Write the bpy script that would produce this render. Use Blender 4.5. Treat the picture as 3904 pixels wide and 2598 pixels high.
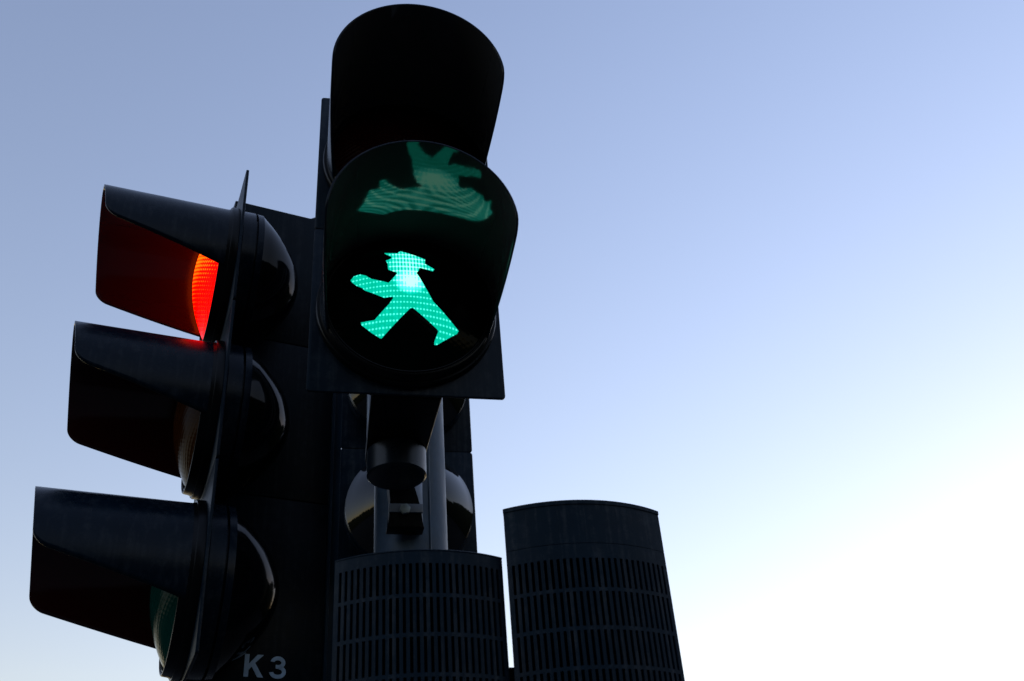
import bpy, bmesh, math, random
from math import sin, cos, pi, radians, sqrt, asin, atan2
from mathutils import Matrix, Vector, noise

random.seed(4)
for o in list(bpy.data.objects):
    bpy.data.objects.remove(o)
SC = bpy.context.scene
COL = SC.collection
EYE = 1.6                                   # camera height above the pavement

# ------------------------------------------------------------------ camera
cd = bpy.data.cameras.new('camera')
cam = bpy.data.objects.new('camera', cd)
COL.objects.link(cam)
R_ = (0.99653204, 0.04711011, -0.06858959)
U_ = (0.08320994, -0.56419626, 0.82143696)
F_ = (0.0, 0.82429559, 0.56615968)
cam.matrix_world = Matrix(((R_[0], U_[0], -F_[0], 0), (R_[1], U_[1], -F_[1], 0), (R_[2], U_[2], -F_[2], EYE), (0, 0, 0, 1)))
cd.sensor_width = 36
cd.lens = 36.05
cd.clip_start = 0.02
cd.clip_end = 2000
cd.dof.use_dof = True
cd.dof.focus_distance = 1.62
cd.dof.aperture_fstop = 7.1
SC.camera = cam

# ------------------------------------------------------------------ sky and sun
SUN_EL, SUN_AZ = 5.4, 40.0
w = bpy.data.worlds.new('World')
SC.world = w
w.use_nodes = True
nt = w.node_tree
bg = nt.nodes['Background']
sky = nt.nodes.new('ShaderNodeTexSky')
sky.sky_type = 'NISHITA'
sky.sun_disc = False
sky.sun_elevation = radians(SUN_EL)
sky.sun_rotation = radians(SUN_AZ)
sky.air_density = 1.69
sky.dust_density = 0.2
sky.ozone_density = 1.5
gain = nt.nodes.new('ShaderNodeMix')        # white balance of the daylight
gain.data_type = 'RGBA'
gain.blend_type = 'MULTIPLY'
gain.inputs[0].default_value = 1
gain.inputs[7].default_value = (0.985, 0.935, 1.29, 1)
hs = nt.nodes.new('ShaderNodeHueSaturation')
hs.inputs['Saturation'].default_value = 0.95
nt.links.new(sky.outputs[0], hs.inputs['Color'])
nt.links.new(hs.outputs[0], gain.inputs[6])
nt.links.new(gain.outputs[2], bg.inputs[0])
bg.inputs[1].default_value = 0.12
sd = bpy.data.lights.new('sun', 'SUN')
sd.energy = 0.5
sd.angle = radians(0.5)
sd.color = (1.0, 0.86, 0.70)
so = bpy.data.objects.new('sun', sd)
COL.objects.link(so)
sv = Vector((sin(radians(SUN_AZ)) * cos(radians(SUN_EL)), cos(radians(SUN_AZ)) * cos(radians(SUN_EL)), sin(radians(SUN_EL))))
so.rotation_euler = sv.to_track_quat('Z', 'Y').to_euler()
so.location = (3, 8, 4)
vs = SC.view_settings
vs.view_transform = 'Standard'
vs.look = 'None'
vs.gamma = 1
vs.use_curve_mapping = False
vs.exposure = 1.87
EXPO = 2 ** vs.exposure


# ------------------------------------------------------------------ materials
def math_node(t, op, a, b=None, clamp=False):
    n = t.nodes.new('ShaderNodeMath')
    n.operation = op
    n.use_clamp = clamp
    for i, v in enumerate((a, b)):
        if v is None:
            continue
        if isinstance(v, (int, float)):
            n.inputs[i].default_value = v
        else:
            t.links.new(v, n.inputs[i])
    return n.outputs[0]


def mat(name, base, rough=.4, spec=.5, metal=0., bump=0., bscale=60., var=0., coat=0., rvar=.0, ior=None, dust=0.):
    m = bpy.data.materials.new(name)
    m.use_nodes = True
    t = m.node_tree
    b = t.nodes['Principled BSDF']
    b.inputs['Base Color'].default_value = (*base, 1)
    b.inputs['Roughness'].default_value = rough
    b.inputs['Specular IOR Level'].default_value = spec
    b.inputs['Metallic'].default_value = metal
    b.inputs['Coat Weight'].default_value = coat
    b.inputs['Coat Roughness'].default_value = .06
    if ior:
        b.inputs['IOR'].default_value = ior
    tc = t.nodes.new('ShaderNodeTexCoord')
    if var or rvar:
        n = t.nodes.new('ShaderNodeTexNoise')
        n.inputs['Scale'].default_value = 14
        n.inputs['Detail'].default_value = 8
        n.inputs['Roughness'].default_value = .65
        t.links.new(tc.outputs['Object'], n.inputs['Vector'])
        if var:
            r = t.nodes.new('ShaderNodeMapRange')
            r.inputs[1].default_value = .3
            r.inputs[2].default_value = .7
            r.inputs[3].default_value = 1 - var
            r.inputs[4].default_value = 1 + var
            t.links.new(n.outputs['Fac'], r.inputs[0])
            mx = t.nodes.new('ShaderNodeMix')
            mx.data_type = 'RGBA'
            mx.blend_type = 'MULTIPLY'
            mx.inputs[0].default_value = 1
            mx.inputs[6].default_value = (*base, 1)
            t.links.new(r.outputs[0], mx.inputs[7])
            t.links.new(mx.outputs[2], b.inputs['Base Color'])
        if rvar:
            r = t.nodes.new('ShaderNodeMapRange')
            r.inputs[1].default_value = .3
            r.inputs[2].default_value = .7
            r.inputs[3].default_value = max(.02, rough - rvar)
            r.inputs[4].default_value = rough + rvar
            t.links.new(n.outputs['Fac'], r.inputs[0])
            t.links.new(r.outputs[0], b.inputs['Roughness'])
    if dust:
        # rain streaks running down the surface and a film of fine dust
        mp = t.nodes.new('ShaderNodeMapping')
        mp.inputs['Scale'].default_value = (1, 1, .05)
        t.links.new(tc.outputs['Object'], mp.inputs['Vector'])
        st = t.nodes.new('ShaderNodeTexNoise')
        st.inputs['Scale'].default_value = 130
        st.inputs['Detail'].default_value = 6
        t.links.new(mp.outputs[0], st.inputs['Vector'])
        sp = t.nodes.new('ShaderNodeTexNoise')
        sp.inputs['Scale'].default_value = 55
        sp.inputs['Detail'].default_value = 10
        sp.inputs['Roughness'].default_value = .75
        t.links.new(tc.outputs['Object'], sp.inputs['Vector'])
        pr = math_node(t, 'MULTIPLY', st.outputs['Fac'], sp.outputs['Fac'])
        r = t.nodes.new('ShaderNodeMapRange')
        r.inputs[1].default_value = .24
        r.inputs[2].default_value = .42
        r.inputs[3].default_value = 0
        r.inputs[4].default_value = dust
        t.links.new(pr, r.inputs[0])
        mx2 = t.nodes.new('ShaderNodeMix')
        mx2.data_type = 'RGBA'
        mx2.inputs[6].default_value = (*base, 1)
        mx2.inputs[7].default_value = (.10, .11, .12, 1)
        if b.inputs['Base Color'].is_linked:
            t.links.new(b.inputs['Base Color'].links[0].from_socket, mx2.inputs[6])
        t.links.new(r.outputs[0], mx2.inputs[0])
        t.links.new(mx2.outputs[2], b.inputs['Base Color'])
    if bump:
        n2 = t.nodes.new('ShaderNodeTexNoise')
        n2.inputs['Scale'].default_value = bscale
        n2.inputs['Detail'].default_value = 5
        t.links.new(tc.outputs['Object'], n2.inputs['Vector'])
        bp = t.nodes.new('ShaderNodeBump')
        bp.inputs['Strength'].default_value = bump
        bp.inputs['Distance'].default_value = .004
        t.links.new(n2.outputs['Fac'], bp.inputs['Height'])
        t.links.new(bp.outputs[0], b.inputs['Normal'])
    return m


M = {
    'plate': mat('plate_plastic', (.0010, .0082, .0180), .40, .11, bump=.03, bscale=300, var=.25, rvar=.06, dust=0.22),
    'visor': mat('visor_plastic', (.0006, .0060, .0140), .26, .13, bump=.02, bscale=200, var=.2, rvar=.06, dust=0.14),
    'visor_in': mat('visor_inside', (.0380, .0390, .0390), .06, .5, ior=1.55, bump=.034, bscale=30),
    'visor_in2': mat('visor_inside_vehicle', (.0300, .0030, .0034), .13, .5, ior=1.45, bump=.05, bscale=30),  # red in the base colour deepens the lit red lamp's glow
    'collar': mat('collar_plastic', (.0010, .0018, .0028), .30, .14, rvar=.05),
    'dome': mat('dome_plastic', (.0008, .0012, .0018), .06, .42, bump=.02, bscale=14, rvar=.03),
    'dome_matt': mat('dome_plastic_matt', (.0008, .0016, .0026), .09, .34, bump=.04, bscale=22, rvar=.07, ior=1.17),
    'panel': mat('panel_plastic', (.0006, .0042, .0085), .45, .08, bump=.03, bscale=200, var=.3, rvar=.06, dust=0.1),
    'bracket': mat('bracket_black', (.0008, .0010, .0014), .40, .10, bump=.05, bscale=120, rvar=.1, dust=0.08),
    'pole': mat('pole_paint', (.056, .086, .125), .44, .16, bump=.06, bscale=90, var=.35, rvar=.12, dust=0.55),
    'zinc': mat('zinc_steel', (.34, .38, .45), .45, .5, metal=.3, bump=.05, bscale=200, var=.3),
    'casing': mat('casing_plastic', (.0032, .0125, .0240), .55, .11, bump=.06, bscale=400, var=.2, rvar=.08, dust=0.25),
    'backing': mat('backing_black', (.0005, .0006, .0008), .8, .02),
    'letter': mat('lettering_white', (.42, .56, .70), .5, .15, var=.35),
    'bolt': mat('bolt_steel', (.22, .26, .26), .5, .3, metal=.5),
}


def lens_mat(name, base, emis=None, dots=None, coat=0., ior=1.3, rough=.14, rib=.35):
    """Ribbed lens glass; a lit lens emits through its prism grid."""
    m = bpy.data.materials.new(name)
    m.use_nodes = True
    t = m.node_tree
    b = t.nodes['Principled BSDF']
    b.inputs['Base Color'].default_value = (*base, 1)
    b.inputs['Roughness'].default_value = rough
    b.inputs['Coat Weight'].default_value = coat
    b.inputs['Specular IOR Level'].default_value = .4
    b.inputs['IOR'].default_value = ior
    b.inputs['Coat Roughness'].default_value = .04
    tc = t.nodes.new('ShaderNodeTexCoord')
    sp = t.nodes.new('ShaderNodeSeparateXYZ')
    t.links.new(tc.outputs['Object'], sp.inputs[0])
    cx = math_node(t, 'COSINE', math_node(t, 'MULTIPLY', sp.outputs[0], 2 * pi / .0125))
    cz = math_node(t, 'COSINE', math_node(t, 'MULTIPLY', sp.outputs[2], 2 * pi / .0082))
    g = math_node(t, 'MULTIPLY', cx, cz)
    bp = t.nodes.new('ShaderNodeBump')
    bp.inputs['Strength'].default_value = rib
    bp.inputs['Distance'].default_value = .0008
    t.links.new(g, bp.inputs['Height'])
    t.links.new(bp.outputs[0], b.inputs['Normal'])
    if emis:
        lo, hi = emis
        r = t.nodes.new('ShaderNodeValToRGB')
        r.color_ramp.elements[0].position = .18
        r.color_ramp.elements[0].color = (*lo, 1)
        r.color_ramp.elements[1].position = .62
        r.color_ramp.elements[1].color = (*hi, 1)
        # LED module: brighter towards the upper half of the lens, prism grid over it
        n = t.nodes.new('ShaderNodeTexNoise')
        n.inputs['Scale'].default_value = 26
        n.inputs['Detail'].default_value = 3
        t.links.new(tc.outputs['Object'], n.inputs['Vector'])
        up = t.nodes.new('ShaderNodeMapRange')
        up.inputs[1].default_value = dots - .035
        up.inputs[2].default_value = dots + .035
        up.inputs[3].default_value = -.62
        up.inputs[4].default_value = .22
        t.links.new(sp.outputs[2], up.inputs[0])
        a = math_node(t, 'ADD', math_node(t, 'MULTIPLY', g, .62), up.outputs[0])
        a = math_node(t, 'ADD', a, math_node(t, 'MULTIPLY', n.outputs['Fac'], .55))
        t.links.new(a, r.inputs[0])
        t.links.new(r.outputs[0], b.inputs['Emission Color'])
        b.inputs['Emission Strength'].default_value = 1.0 / EXPO
    return m


# ------------------------------------------------------------------ mesh helpers
def smooth(me, ang=35):
    for p in me.polygons:
        p.use_smooth = True
    me.set_sharp_from_angle(angle=radians(ang))


def obj(name, bm, m, parent=None, ang=35, flip=True):
    me = bpy.data.meshes.new(name)
    if flip:
        bmesh.ops.recalc_face_normals(bm, faces=bm.faces)
    bm.to_mesh(me)
    bm.free()
    ms = m if isinstance(m, (list, tuple)) else [m]
    for k in ms:
        me.materials.append(k)
    smooth(me, ang)
    o = bpy.data.objects.new(name, me)
    COL.objects.link(o)
    if parent:
        o.parent = parent
    return o


def thing(name, label, cat, loc, rz=0., group=None):
    o = bpy.data.objects.new(name, None)
    o.empty_display_size = .1
    COL.objects.link(o)
    o.location = loc
    o.rotation_euler = (0, 0, rz)
    o['label'] = label
    o['category'] = cat
    if group:
        o['group'] = group
    return o


def head_matrix(loc, rz):
    return Matrix.Translation(loc) @ Matrix.Rotation(rz, 4, 'Z')


# local frame of a signal head: x along its face, OUT = towards the traffic (local -Y), z up
def V(x, out, z):
    return (x, -out, z)


def box(bm, x0, x1, o0, o1, z0, z1, bev=.0, seg=2):
    vs_ = [bm.verts.new(V(x, o, z)) for x in (x0, x1) for o in (o0, o1) for z in (z0, z1)]
    f = [(0, 1, 3, 2), (4, 6, 7, 5), (0, 4, 5, 1), (2, 3, 7, 6), (0, 2, 6, 4), (1, 5, 7, 3)]
    fs = [bm.faces.new([vs_[i] for i in q]) for q in f]
    if bev:
        es = {e for q in fs for e in q.edges}
        bmesh.ops.bevel(bm, geom=list(es), offset=bev, segments=seg, affect='EDGES', profile=.5)


def lathe(bm, prof, zc, n=72, closed=False):
    """prof: (out, radius) pairs turned about the lens axis at height zc."""
    rings = []
    for (o, r) in prof:
        if r < 1e-5:
            rings.append([bm.verts.new(V(0, o, zc))])
        else:
            rings.append([bm.verts.new(V(r * cos(2 * pi * k / n), o, zc + r * sin(2 * pi * k / n))) for k in range(n)])
    pairs = list(zip(rings, rings[1:]))
    if closed:
        pairs.append((rings[-1], rings[0]))
    for a, b in pairs:
        for k in range(n):
            k2 = (k + 1) % n
            if len(a) == 1 and len(b) == 1:
                continue
            if len(a) == 1:
                bm.faces.new((a[0], b[k], b[k2]))
            elif len(b) == 1:
                bm.faces.new((a[k], b[0], a[k2]))
            else:
                bm.faces.new((a[k], b[k], b[k2], a[k2]))


def prism(bm, pts, o0, o1):
    """polygon in (x, z) pulled from out=o0 to out=o1"""
    a = [bm.verts.new(V(x, o0, z)) for x, z in pts]
    b = [bm.verts.new(V(x, o1, z)) for x, z in pts]
    bm.faces.new(a)
    bm.faces.new(b[::-1])
    n = len(pts)
    for k in range(n):
        bm.faces.new((a[k], b[k], b[(k + 1) % n], a[(k + 1) % n]))


def vcyl(bm, x, out, z0, z1, r, n=48, bev=0., rx=None):
    rx = rx or r
    lv = [(z0, 1.)] + ([(z0, 1.)] if False else []) + [(z1, 1.)]
    if bev:
        lv = [(z0, 1 - bev / r), (z0 + bev, 1.), (z1 - bev, 1.), (z1, 1 - bev / r)]
    rings = [[bm.verts.new(V(x + rx * s * cos(2 * pi * k / n), out + r * s * sin(2 * pi * k / n), z)) for k in range(n)] for z, s in lv]
    for a, b in zip(rings, rings[1:]):
        for k in range(n):
            bm.faces.new((a[k], a[(k + 1) % n], b[(k + 1) % n], b[k]))
    bm.faces.new(rings[0][::-1])
    bm.faces.new(rings[-1])


# ------------------------------------------------------------------ surroundings (below the frame)
bm = bmesh.new()
bmesh.ops.create_circle(bm, cap_ends=True, radius=90, segments=64)
g_ = obj('ground', bm, mat('asphalt', (.045, .046, .048), .8, .3, bump=.3, bscale=40, var=.3), flip=False)
g_['kind'] = 'structure'
g_['label'] = 'dark asphalt ground of the junction'

# a closed belt of distant trees whose tops stay under the frame in front and rise behind the photographer; unseen, mirrored in the domes and added to block the low sun
bm = bmesh.new()
N_ = 720
rings = []
for k in range(N_):
    a_ = 2 * pi * k / N_                    # azimuth, 0 = straight ahead
    behind = .5 - .5 * cos(a_)
    h_ = 5.2 + 1.2 * noise.noise((3 * cos(a_), 3 * sin(a_), .3)) + 1.0 * noise.noise((14 * cos(a_), 14 * sin(a_), 4.3)) + .6 * noise.noise((60 * cos(a_), 60 * sin(a_), 9.1))
    d_ = (a_ + pi) % (2 * pi) - pi          # signed azimuth, right positive
    right = max(0., min(1., (d_ - radians(25)) / radians(5))) * max(0., min(1., (radians(120) - d_) / radians(25)))
    left = max(0., min(1., (-d_ - radians(30)) / radians(8)))
    h_ += right * (13.5 + 3.5 * noise.noise((4 * cos(a_), 4 * sin(a_), 1.1)) + 1.2 * noise.noise((30 * cos(a_), 30 * sin(a_), 5.1)))  # extra height added on the right to block the low sun
    h_ += left * (2.5 + 2.5 * noise.noise((4 * cos(a_), 4 * sin(a_), 1.1)))
    away = pi - abs(d_)                     # one tall tree group straight behind the photographer
    h_ += 27 * math.exp(-(away / radians(27)) ** 2) + 2.0 * behind * noise.noise((40 * cos(a_), 40 * sin(a_), 2.1))
    col = []
    for j, (t_, q_) in enumerate(((0, 0), (.25, -.6), (.5, -.9), (.75, -.5), (.93, .6), (1., 2.2), (.9, 4.), (.5, 5.), (0, 5.))):
        r_ = 44 + q_ + .7 * noise.noise((50 * cos(a_), 50 * sin(a_), j * 1.7))
        col.append(bm.verts.new((r_ * sin(a_), r_ * cos(a_), h_ * t_)))
    rings.append(col)
for a_, b_ in zip(rings, rings[1:] + rings[:1]):
    for k in range(len(a_) - 1):
        bm.faces.new((a_[k], b_[k], b_[k + 1], a_[k + 1]))
t_ = obj('treeline', bm, mat('dark_foliage', (.030, .042, .022), .8, .2, bump=.8, bscale=3, var=.5), ang=80)
t_['kind'] = 'stuff'
t_['label'] = 'dark far-off trees out of view, mirrored in the domes and added to block the low sun'

# ------------------------------------------------------------------ signal heads
W, H = .27, .28369
DZ = -.00446                                # lens axis sits a touch below the chamber centre
RV = .12297                                 # visor radius
LENS_R = .112


def lens_out(r, bulge):
    return .022 + bulge * max(0., 1 - (r / LENS_R) ** 2)


def make_plate(parent, zc):
    bm = bmesh.new()
    g = .0007
    hw, hz, c = W / 2, H / 2 - g, .005
    pts = []
    for sx, sz, a0 in ((1, 1, 0), (-1, 1, 90), (-1, -1, 180), (1, -1, 270)):
        for k in range(5):
            a = radians(a0 + 22.5 * k)
            pts.append((sx * (hw - c) + c * cos(a), zc + sz * (hz - c) + c * sin(a)))
    prism(bm, pts, -.0046, 0)
    es = [e for e in bm.edges if abs(e.verts[0].co.y - e.verts[1].co.y) < 1e-6]
    bmesh.ops.bevel(bm, geom=es, offset=.0009, segments=2, affect='EDGES', profile=.5)
    return obj('front_plate', bm, M['plate'], parent)


def make_collar(parent, zc):
    bm = bmesh.new()
    lathe(bm, [(.0004, .1278), (.0105, .1278), (.0125, .1266), (.0125, .1240), (.0170, .1225), (.0240, .1215), (.0258, .1205),
               (.0262, .1190), (.0240, .1175), (.0225, .1172), (.0225, .1158), (.0245, .1150), (.0245, .1138), (.0200, .1125),
               (.0004, .1125)], zc, closed=True)
    return obj('collar', bm, M['collar'], parent, ang=40)


def make_lens(parent, zc, m, bulge):
    bm = bmesh.new()
    n = 18
    prof = [(.004, LENS_R)] + [(lens_out(LENS_R * (1 - k / n), bulge), LENS_R * (1 - k / n)) for k in range(n + 1)]
    lathe(bm, prof, zc)
    return obj('lens', bm, m, parent, ang=60)


def make_visor(parent, zc, L, tilt, inside):
    """open-bottomed hood: tunnel over the lens whose side edges drop from the front rim to the collar"""
    bm = bmesh.new()
    NT, NA = 44, 64
    y0, rho = .010, .020
    grid = []
    for i in range(NT + 1):
        t = i / NT
        t = 1 - (1 - t) ** 1.7
        row = []
        yc = y0 + (L - y0) * t
        zc_cut = -.29 * (L - yc)
        s = yc - (L - rho)
        if s > 0:
            zc_cut = -.29 * (L - yc) + rho * (1 - sqrt(max(0., 1 - min(1, s / rho) ** 2))) * .9
        th0 = asin(max(-1, min(1, zc_cut / RV)))
        for k in range(NA + 1):
            th = th0 + (pi - 2 * th0) * k / NA
            yf = L + tilt * sin(th) * RV
            y = y0 + (yf - y0) * t
            r = RV + .0012 * t - .0006
            row.append(bm.verts.new(V(r * cos(th), y, zc + r * sin(th))))
        grid.append(row)
    for a, b in zip(grid, grid[1:]):
        for k in range(NA):
            bm.faces.new((a[k], b[k], b[k + 1], a[k + 1]))
    bmesh.ops.recalc_face_normals(bm, faces=bm.faces)
    # make the normals point away from the axis
    f = bm.faces[len(bm.faces) // 2] if False else None
    bm.faces.ensure_lookup_table()
    q = bm.faces[NA // 2]
    c = q.calc_center_median()
    if q.normal.dot(Vector((c.x, 0, c.z - zc))) < 0:
        bmesh.ops.reverse_faces(bm, faces=bm.faces)
    o = obj('visor', bm, [M['visor'], inside], parent, ang=60, flip=False)
    md = o.modifiers.new('wall', 'SOLIDIFY')
    md.thickness = .0028
    md.offset = -1
    md.material_offset = 1
    md.material_offset_rim = 0
    return o


def make_dome(parent, zc, m):
    bm = bmesh.new()
    prof = [(-.0065, .121), (-.0065, .1245), (-.0280, .1245), (-.0285, .1120), (-.0315, .1120), (-.0320, .1240), (-.0420, .1232)]
    for k in range(1, 25):
        q = k / 24                          # blunt paraboloid cap
        prof.append((-.042 - .082 * (1 - (1 - q) ** 2) ** 1.0, .1220 * (1 - (1 - (1 - q) ** 2) ** 1.04) ** .5 if k < 24 else 0.))
    lathe(bm, prof, zc)
    for fc in bm.faces:
        fc.material_index = 1 if min(-v.co.y for v in fc.verts) < -.0421 else 0
    return obj('rear_dome', bm, [M['visor'], m], parent, ang=32)


def make_chamber(parent, zc, lens_m, L, tilt, bulge=.034, inside='visor_in2', dome='dome_matt'):
    make_plate(parent, zc)
    ax = zc + DZ
    make_collar(parent, ax)
    l = make_lens(parent, ax, lens_m, bulge)
    make_visor(parent, ax, L, tilt, M[inside])
    make_dome(parent, ax, M[dome])
    return l


A_PED, A_VEH = 0.238094, -1.14126
P_PED = (-.146634, 1.177591, EYE + 1.017474)
P_VEH = (-.49164, 1.40431, EYE + .86420)

# ---- pedestrian signal -------------------------------------------------------
ped = thing('pedestrian_signal', 'black two lamp pedestrian signal showing a lit green walking figure in a hat', 'traffic light', P_PED, A_PED)
ped_red = lens_mat('lens_red_unlit', (.02, .001, .001))
ped_green = lens_mat('lens_green_mask', (.0004, .0020, .0016), ior=1.12, rib=.06)
make_chamber(ped, H / 2, ped_red, .2062, .103, .030, 'visor_in')
gl = make_chamber(ped, -H / 2, ped_green, .2062, .103, .030, 'visor_in')

FIG = [(-0.0351, 0.0793), (-0.0162, 0.0784), (-0.0147, 0.0818), (-0.0117, 0.0842), (0.0032, 0.0775), (0.0228, 0.068), (0.0221, 0.0569),
       (0.0354, 0.0482), (0.0326, 0.0426), (0.0161, 0.0465), (0.0135, 0.0461), (0.0122, 0.04), (0.0085, 0.0346), (0.0105, 0.0321),
       (0.0205, 0.0094), (0.0314, -0.014), (0.0677, -0.0517), (0.065, -0.0566), (0.0372, -0.0768), (0.0333, -0.0774), (0.0329, -0.0737),
       (0.0349, -0.068), (0.0386, -0.0577), (0.0362, -0.0552), (0.0032, -0.028), (-0.0003, -0.0282), (-0.0387, -0.0721), (-0.0407, -0.0716),
       (-0.0529, -0.063), (-0.0659, -0.0513), (-0.0666, -0.0473), (-0.0487, -0.0457), (-0.0297, -0.0225), (-0.024, -0.0132),
       (-0.025, -0.0108), (-0.0284, -0.0111), (-0.0365, -0.0124), (-0.0501, -0.0043), (-0.063, 0.0031), (-0.0658, 0.0077),
       (-0.0739, 0.0132), (-0.0801, 0.0212), (-0.0819, 0.0255), (-0.0775, 0.0325), (-0.0694, 0.0345), (-0.0611, 0.0306), (-0.0564, 0.0254),
       (-0.053, 0.0226), (-0.0304, 0.0139), (-0.0276, 0.0173), (-0.0184, 0.0313), (-0.0191, 0.0339), (-0.0305, 0.0397), (-0.0312, 0.053),
       (-0.0334, 0.0601), (-0.026, 0.0647), (-0.0251, 0.0689), (-0.0341, 0.0771)]


def figure_material():
    m = bpy.data.materials.new('lit_green_figure')
    m.use_nodes = True
    t = m.node_tree
    t.nodes.clear()
    out = t.nodes.new('ShaderNodeOutputMaterial')
    em = t.nodes.new('ShaderNodeEmission')
    tc = t.nodes.new('ShaderNodeTexCoord')
    sp = t.nodes.new('ShaderNodeSeparateXYZ')
    t.links.new(tc.outputs['Object'], sp.inputs[0])
    x = sp.outputs[0]
    z = math_node(t, 'SUBTRACT', sp.outputs[2], -H / 2 + DZ)
    # lens ribs sag a little towards the sides
    zz = math_node(t, 'ADD', z, math_node(t, 'MULTIPLY', math_node(t, 'MULTIPLY', x, x), .9))
    cx = math_node(t, 'COSINE', math_node(t, 'MULTIPLY', x, 2 * pi / .0046))
    cz = math_node(t, 'COSINE', math_node(t, 'MULTIPLY', zz, 2 * pi / .0094))
    dx = math_node(t, 'ADD', math_node(t, 'MULTIPLY', cx, .5), .5)
    rz = math_node(t, 'MULTIPLY', math_node(t, 'SUBTRACT', cz, .45), 2.2, True)
    dots = math_node(t, 'MULTIPLY', dx, rz)
    # the LED cluster sits behind the neck: glare there and up through the hat
    hz = math_node(t, 'MULTIPLY', math_node(t, 'SUBTRACT', z, .018), 1.0)
    d1 = math_node(t, 'SQRT', math_node(t, 'ADD', math_node(t, 'POWER', math_node(t, 'ABSOLUTE', x), 2), math_node(t, 'POWER', math_node(t, 'ABSOLUTE', hz), 2)))
    hot = math_node(t, 'SUBTRACT', 1, math_node(t, 'DIVIDE', d1, .025), True)
    hz2 = math_node(t, 'MULTIPLY', math_node(t, 'SUBTRACT', z, .052), .62)
    d2 = math_node(t, 'SQRT', math_node(t, 'ADD', math_node(t, 'POWER', math_node(t, 'ABSOLUTE', x), 2), math_node(t, 'POWER', math_node(t, 'ABSOLUTE', hz2), 2)))
    hot2 = math_node(t, 'SUBTRACT', 1, math_node(t, 'DIVIDE', d2, .036), True)
    grid = math_node(t, 'ADD', math_node(t, 'MULTIPLY', dx, .75), math_node(t, 'MULTIPLY', rz, .6))
    hot2 = math_node(t, 'MULTIPLY', hot2, grid)
    n = t.nodes.new('ShaderNodeTexNoise')
    n.inputs['Scale'].default_value = 160
    t.links.new(tc.outputs['Object'], n.inputs['Vector'])
    s = math_node(t, 'ADD', math_node(t, 'MULTIPLY', hot, 1.3), math_node(t, 'MULTIPLY', hot2, 1.35))
    s = math_node(t, 'ADD', s, math_node(t, 'MULTIPLY', dots, .62))
    s = math_node(t, 'ADD', s, math_node(t, 'MULTIPLY', math_node(t, 'SUBTRACT', n.outputs['Fac'], .5), .42))
    s = math_node(t, 'ADD', s, math_node(t, 'MULTIPLY', dx, .07))
    r = t.nodes.new('ShaderNodeValToRGB')
    cr = r.color_ramp
    cr.elements[0].position = 0
    cr.elements[0].color = (.0, .52, .32, 1)
    cr.elements[1].position = 1
    cr.elements[1].color = (.55, 1.65, 1.15, 1)
    e = cr.elements.new(.25)
    e.color = (.0, .71, .53, 1)
    e = cr.elements.new(.62)
    e.color = (.10, 1.2, .92, 1)
    e = cr.elements.new(.86)
    e.color = (.15, 1.4, .98, 1)
    t.links.new(s, r.inputs[0])
    t.links.new(r.outputs[0], em.inputs[0])
    em.inputs[1].default_value = 1.12 / EXPO
    t.links.new(em.outputs[0], out.inputs[0])
    return m


bm = bmesh.new()
zL = -H / 2 + DZ
f = bm.faces.new([bm.verts.new((x, 0, zL + z)) for x, z in FIG])
f.normal_update()
bmesh.ops.triangulate(bm, faces=[f], ngon_method='EAR_CLIP')
for k in range(-11, 12):                    # cut along a fine lattice so the sheet can follow the lens bulge
    for co, no in (((k * .008 + .0011, 0, 0), (1, 0, 0)), ((0, 0, zL + k * .008 + .0013), (0, 0, 1))):
        bmesh.ops.bisect_plane(bm, geom=bm.verts[:] + bm.edges[:] + bm.faces[:], dist=1e-7, plane_co=co, plane_no=no)
for v in bm.verts:
    v.co.y = -(lens_out(math.hypot(v.co.x, v.co.z - zL), .030) + .0006)
obj('walking_figure', bm, figure_material(), gl, ang=60)

bm = bmesh.new()
box(bm, -.008, .0115, .0005, .0035, -.2760, -.2700, .0008, 1)
obj('latch', bm, M['bracket'], ped)

# hanging arm, swivel joint and pole clamp under the pedestrian signal
bm = bmesh.new()
zb = -.2837
a = [bm.verts.new(V(x, o, z)) for (x, o) in ((-.0475, -.0068), (.0480, -.0068), (.0445, -.200), (-.0425, -.200)) for z in (zb, zb + .022)]
for q in ((0, 2, 4, 6), (1, 7, 5, 3), (0, 1, 3, 2), (2, 3, 5, 4), (4, 5, 7, 6), (6, 7, 1, 0)):
    bm.faces.new([a[i] for i in q])
bmesh.ops.bevel(bm, geom=[e for e in bm.edges], offset=.003, segments=3, affect='EDGES', profile=.5)
obj('support_arm', bm, M['bracket'], ped)
bm = bmesh.new()
vcyl(bm, .0004, -.1562, zb - .0440, zb - .0004, .0432, 56, .0025)
obj('swivel_joint', bm, mat('joint_paint', (.005, .010, .016), .32, .25, rvar=.08, bump=.03), ped)
bm = bmesh.new()
z0 = 1.017474
prism(bm, [(-.0075, .728 - z0), (.0280, .728 - z0), (.0385, .687 - z0), (.0425, .672 - z0), (.0430, .652 - z0), (.0475, .640 - z0),
           (-.0080, .640 - z0), (-.0045, .652 - z0), (-.0040, .672 - z0), (-.0035, .687 - z0)], -.2440, -.2160)
bmesh.ops.bevel(bm, geom=[e for e in bm.edges], offset=.0012, segments=2, affect='EDGES', profile=.5)
clamp = obj('pole_clamp', bm, M['bracket'], ped)
bm = bmesh.new()
box(bm, -.006, .0450, -.2185, -.2130, .6625 - z0, .6765 - z0, .0008)
obj('strap', bm, mat('strap_steel', (.12, .14, .17), .45, .5, metal=.3, rvar=.1), clamp)
bm = bmesh.new()
for (r, o0, o1) in ((.0085, -.2128, -.2070),):
    prism(bm, [(.0180 + r * cos(radians(60 * k + 12)), .6660 - z0 + r * sin(radians(60 * k + 12))) for k in range(6)], o0, o1)
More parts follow.
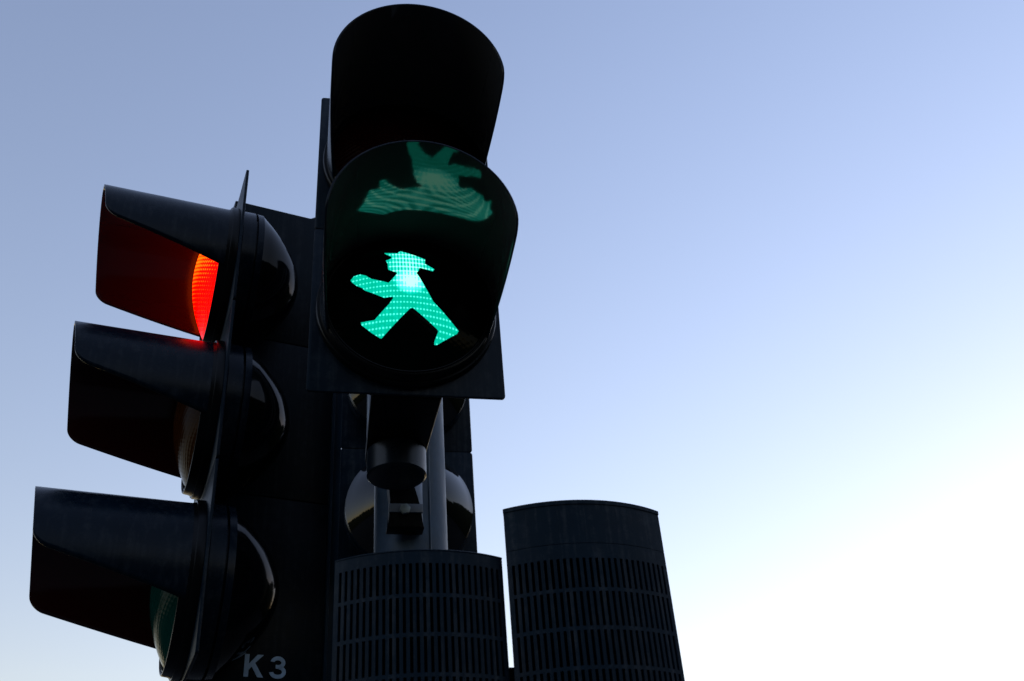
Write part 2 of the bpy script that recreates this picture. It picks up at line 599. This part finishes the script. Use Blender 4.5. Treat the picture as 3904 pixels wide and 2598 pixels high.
bmesh.ops.bevel(bm, geom=[e for e in bm.edges], offset=.0007, segments=2, affect='EDGES', profile=.5)
obj('bolt', bm, M['bolt'], clamp)
bm = bmesh.new()
box(bm, .0300, .0480, -.2520, -.2380, .646 - z0, .730 - z0, .001)
obj('spacer', bm, M['zinc'], clamp)

# ---- vehicle signal facing left ---------------------------------------------
GROUP = 'three lamp vehicle signals on the pole'
veh = thing('vehicle_signal', 'black three lamp vehicle signal turned left with its red lamp lit and K3 lettering', 'traffic light', P_VEH, A_VEH)
lens_red = lens_mat('lens_red_lit', (.10, .002, .001), ((1.9, .001, .0), (2.8, .30, .006)), H - .034, ior=1.05)
lens_amber = lens_mat('lens_amber_unlit', (.030, .008, .0012), ior=1.07, rib=.12, rough=.14)
lens_green = lens_mat('lens_green_unlit', (.0010, .038, .031), ior=1.07, rib=.12, rough=.14)
for zc, m_, l_ in ((H, lens_red, .2096), (0, lens_amber, .2100), (-H, lens_green, .2152)):
    make_chamber(veh, zc, m_, l_, .130)

# flat side housing behind the domes, in world space, brought into the head's frame
MV = head_matrix(P_VEH, A_VEH).inverted()
P1 = Vector((-.487, 1.445, 0))
DIR = (Vector((-.367, 1.508, 0)) - P1).normalized()
NRM = Vector((DIR.y, -DIR.x, 0))            # towards the pavement


def PP(s, d, z):
    p = P1 + DIR * s + NRM * d
    return Vector((p.x, p.y, EYE + z))


def panel_box(bm, s0, s1, d0, d1, za, zb_, bev):
    v = [bm.verts.new(PP(s, d, z)) for s in (s0, s1) for d in (d0, d1) for z in (za, zb_)]
    fs = [bm.faces.new([v[i] for i in q]) for q in ((0, 1, 3, 2), (4, 6, 7, 5), (0, 4, 5, 1), (2, 3, 7, 6), (0, 2, 6, 4), (1, 5, 7, 3))]
    if bev:
        bmesh.ops.bevel(bm, geom=list({e for q in fs for e in q.edges}), offset=bev, segments=2, affect='EDGES', profile=.5)


panels = []
for za, zb_ in ((1.0590, 1.3630), (.7555, 1.0575), (.4525, .7540)):
    bm = bmesh.new()
    panel_box(bm, -.018, .1835, -.022, 0, za, zb_, .0015)
    bm.transform(MV)
    panels.append(obj('side_housing', bm, M['panel'], veh))
bm = bmesh.new()
panel_box(bm, .1840, .1890, -.030, .006, .4525, 1.3630, .0012)
panel_box(bm, .1892, .2050, -.030, -.006, .4525, 1.3600, .0012)
bm.transform(MV)
obj('edge_rail', bm, mat('rail_paint', (.004, .022, .040), .4, .2, var=.3), veh)
bm = bmesh.new()
n = 24
rings = []
for k in range(7):
    a_ = k / 6 * pi / 2
    rr, zz = .026 * cos(a_), .013 * sin(a_)
    rings.append([bm.verts.new(PP(.152 + rr * cos(2 * pi * j / n), -.011 + min(rr, .010) * sin(2 * pi * j / n), 1.3632 + zz)) for j in range(n)])
for a_, b_ in zip(rings, rings[1:]):
    for j in range(n):
        bm.faces.new((a_[j], a_[(j + 1) % n], b_[(j + 1) % n], b_[j]))
bmesh.ops.remove_doubles(bm, verts=bm.verts, dist=1e-6)
bm.transform(MV)
obj('end_cap', bm, M['panel'], veh)

# K3 lettering on the lowest housing
bm = bmesh.new()


def flat(pts, d0=.0006, d1=.0011):
    a_ = [bm.verts.new(PP(s, d1, z)) for s, z in pts]
    bm.faces.new(a_)
    b_ = [bm.verts.new(PP(s, d0, z)) for s, z in pts]
    bm.faces.new(b_[::-1])
    for k in range(len(pts)):
        bm.faces.new((a_[k], b_[k], b_[(k + 1) % len(pts)], a_[(k + 1) % len(pts)]))


kz, kh = .4664, .0328
flat([(.0674 + x * .0285, kz + y * kh) for x, y in
      ((0, 0), (.235, 0), (.235, .29), (.385, .455), (.70, 0), (1.0, 0), (.545, .625), (.965, 1), (.655, 1), (.235, .575), (.235, 1), (0, 1))])
bmT = .0066
c3, w3 = (.1165, None), None


def arc(cx_, cz_, rx, rz, a0, a1, th, n_=18):
    o_ = [(cx_ + rx * cos(radians(a0 + (a1 - a0) * k / n_)), cz_ + rz * sin(radians(a0 + (a1 - a0) * k / n_))) for k in range(n_ + 1)]
    i_ = [(cx_ + (rx - th) * cos(radians(a0 + (a1 - a0) * k / n_)), cz_ + (rz - th) * sin(radians(a0 + (a1 - a0) * k / n_))) for k in range(n_ + 1)]
    return o_, i_


o1, i1 = arc(.1165, kz + .0232, .0110, .0092, 172, -78, .0058)
o2, i2 = arc(.1166, kz + .0096, .0124, .0100, 78, -172, .0058)
for o_, i_ in ((o1, i1), (o2, i2)):
    for k in range(len(o_) - 1):
        flat([o_[k], o_[k + 1], i_[k + 1], i_[k]])
flat([(.1135, kz + .0142), (.1175, kz + .0142), (.1190, kz + .0170), (.1175, kz + .0196), (.1135, kz + .0196)], .0006, .00113)
bm.transform(MV)
obj('lettering', bm, M['letter'], panels[2])

# ---- vehicle signal behind the pole, seen from its back ----------------------
A_BACK = A_PED + pi
P_BACK = (-.2334, 1.847, EYE + 1.158)
back = thing('vehicle_signal', 'black vehicle signal facing away behind the pole with its round domed backs showing', 'traffic light', P_BACK, A_BACK)
lens_dark = lens_mat('lens_unlit', (.01, .004, .003))
for zc in (H, 0, -H):
    make_chamber(back, zc, lens_dark, .2152, .103, dome='dome')

# ---- pole --------------------------------------------------------------------
PX, PY, PR = -.18278, 1.48358, .057
pole = thing('signal_pole', 'round grey metal pole carrying the traffic signals, behind the louvred boxes', 'pole', (PX, PY, 0))
bm = bmesh.new()
vcyl(bm, 0, 0, 0, EYE + 1.26, PR, 96, .004)
obj('shaft', bm, M['pole'], pole)
bm = bmesh.new()
vcyl(bm, PR * .62, PR * .80, EYE + .30, EYE + 1.20, .0016, 8)
bm.transform(Matrix.Identity(4))
obj('weld_seam', bm, M['pole'], pole)
bm = bmesh.new()
vcyl(bm, -.0632, .0235, EYE + .792, EYE + 1.22, .0042, 20, .001)
vcyl(bm, -.0545, .0350, EYE + .792, EYE + 1.22, .0030, 20, .001)
obj('pale_strip', bm, mat('pale_strip_gloss', (.60, .66, .74), .3, .5), pole)  # two thin pale rods added as a pale strip left of the pole

# ------------------------------------------------------------------ louvred loudspeaker boxes
RB, HALF = .198, radians(32.7)
ROWS = [(.5065, .4672), (.4624, .4182), (.4132, .3698), (.3650, .3214), (.3168, .2732), (.2686, .2250)]


def speaker(name, label, cx_, cy_, yaw, ztop, cap_line, grp):
    t = thing(name, label, 'loudspeaker', (cx_, cy_, 0), yaw, grp)
    zbot = .200
    c0 = RB * cos(HALF)                     # chord distance from the arc centre

    def P(u, z, r=RB):                      # u = arc length from the middle of the front
        a_ = u / RB
        return V(r * sin(a_), r * cos(a_) - c0, EYE + z)

    half = RB * HALF
    pitch, sw, n_ = .00835, .0039, 26
    us = [-half, -half + .004]
    slots = []
    for k in range(n_):
        c_ = (k - (n_ - 1) / 2) * pitch
        slots.append((len(us), len(us) + 1))
        us += [c_ - sw / 2, c_ + sw / 2]
    us += [half - .004, half]
    top = cap_line if cap_line else ztop
    zs = [top - .0002]
    for a_, b_ in ROWS:
        zs += [a_, b_]
    zs += [zbot]
    bm = bmesh.new()
    g = [[bm.verts.new(P(u, z)) for u in us] for z in zs]
    sl = {a_ for a_, _ in slots}
    for i in range(len(zs) - 1):
        for k in range(len(us) - 1):
            if i % 2 == 1 and k in sl:
                continue
            bm.faces.new((g[i][k], g[i][k + 1], g[i + 1][k + 1], g[i + 1][k]))
    bm.faces.ensure_lookup_table()
    bmesh.ops.recalc_face_normals(bm, faces=bm.faces)
    if bm.faces[3].normal.y > 0:
        bmesh.ops.reverse_faces(bm, faces=bm.faces)
    o = obj('grille', bm, M['casing'], t, ang=40, flip=False)
    for p_ in o.data.polygons:
        p_.use_smooth = False
    md = o.modifiers.new('wall', 'SOLIDIFY')
    md.thickness = .0035
    md.offset = -1
    # casing: sides, back, rounded top rim
    def outline(off, nn=40, rr=RB):
        pts = [((rr - off) * sin(-HALF + 2 * HALF * k / nn), (rr - off) * cos(-HALF + 2 * HALF * k / nn) - c0) for k in range(nn + 1)]
        xh = rr * sin(HALF) - off
        return pts + [(xh - .0025, -.006 + off), (xh - .055, -.062 + off), (-xh + .055, -.062 + off), (-xh + .0025, -.006 + off)]
    bm = bmesh.new()
    lv = []
    if cap_line:
        lv = [(cap_line + .0005, .0), (ztop - .0075, .0), (ztop - .0070, -.0012), (ztop - .0020, -.0012), (ztop, .0015)]
    else:
        lv = [(ztop - .0001, .0005), (ztop + .0004, -.0006), (ztop + .0016, -.0006), (ztop + .0030, .0015)]
    rs = [[bm.verts.new(V(x, o_, EYE + z)) for x, o_ in outline(off)] for z, off in lv]
    m_ = len(rs[0])
    for a_, b_ in zip(rs, rs[1:]):
        for k in range(m_):
            bm.faces.new((a_[k], a_[(k + 1) % m_], b_[(k + 1) % m_], b_[k]))
    bm.faces.new(rs[-1])
    bm.faces.new(rs[0][::-1])
    obj('cap', bm, M['casing'], t, ang=30)
    bm = bmesh.new()
    # side walls and back as one U-shaped shell behind the grille
    xh = RB * sin(HALF)
    path = [(xh - .0006, -.0012), (xh - .0028, -.006), (xh - .055, -.062), (-xh + .055, -.062), (-xh + .0028, -.006), (-xh + .0006, -.0012)]
    inner = [(xh - .0040, -.0012), (xh - .0060, -.0050), (xh - .057, -.0585), (-xh + .057, -.0585), (-xh + .0060, -.0050), (-xh + .0040, -.0012)]
    zt = (cap_line if cap_line else ztop - .0003)
    A_ = [[bm.verts.new(V(x, o_, EYE + z)) for x, o_ in path] for z in (zbot, zt)]
    B_ = [[bm.verts.new(V(x, o_, EYE + z)) for x, o_ in inner] for z in (zbot, zt)]
    for k in range(5):
        bm.faces.new((A_[0][k], A_[0][k + 1], A_[1][k + 1], A_[1][k]))
        bm.faces.new((B_[0][k + 1], B_[0][k], B_[1][k], B_[1][k + 1]))
        bm.faces.new((A_[1][k], A_[1][k + 1], B_[1][k + 1], B_[1][k]))
        bm.faces.new((A_[0][k + 1], A_[0][k], B_[0][k], B_[0][k + 1]))
    for k in (0, 5):
        bm.faces.new((A_[0][k], A_[1][k], B_[1][k], B_[0][k]))
    obj('casing', bm, M['casing'], t, ang=30)
    bm = bmesh.new()
    nn = 30
    r2 = RB - .012
    q = [[bm.verts.new(V(r2 * sin(-HALF * .97 + 2 * HALF * .97 * k / nn), r2 * cos(-HALF * .97 + 2 * HALF * .97 * k / nn) - c0, EYE + z)) for k in range(nn + 1)] for z in (zbot, zt - .004)]
    for k in range(nn):
        bm.faces.new((q[0][k], q[0][k + 1], q[1][k + 1], q[1][k]))
    o = obj('backing_panel', bm, M['backing'], t)
    md = o.modifiers.new('wall', 'SOLIDIFY')
    md.thickness = .003
    return t


GS = 'louvred loudspeaker boxes on the pole'
s1 = speaker('loudspeaker', 'curved louvred dark box in front of the pole, shorter of the two', -.1425, 1.2420, radians(9.3), .5225, None, GS)
s2 = speaker('loudspeaker', 'taller curved louvred dark box with a plain band above its slots', .0738, 1.2710, radians(12.4), .5885, .5265, GS)


def bracket(parent, x0, x1, o0, o1, z0_, z1_):
    bm_ = bmesh.new()
    box(bm_, x0, x1, o0, o1, EYE + z0_, EYE + z1_, .002)
    obj('mounting_bracket', bm_, M['bracket'], parent)


bracket(s1, -.030, .020, -.180, -.0625, .28, .36)
bracket(s2, -.215, -.020, -.110, -.0625, .27, .398)
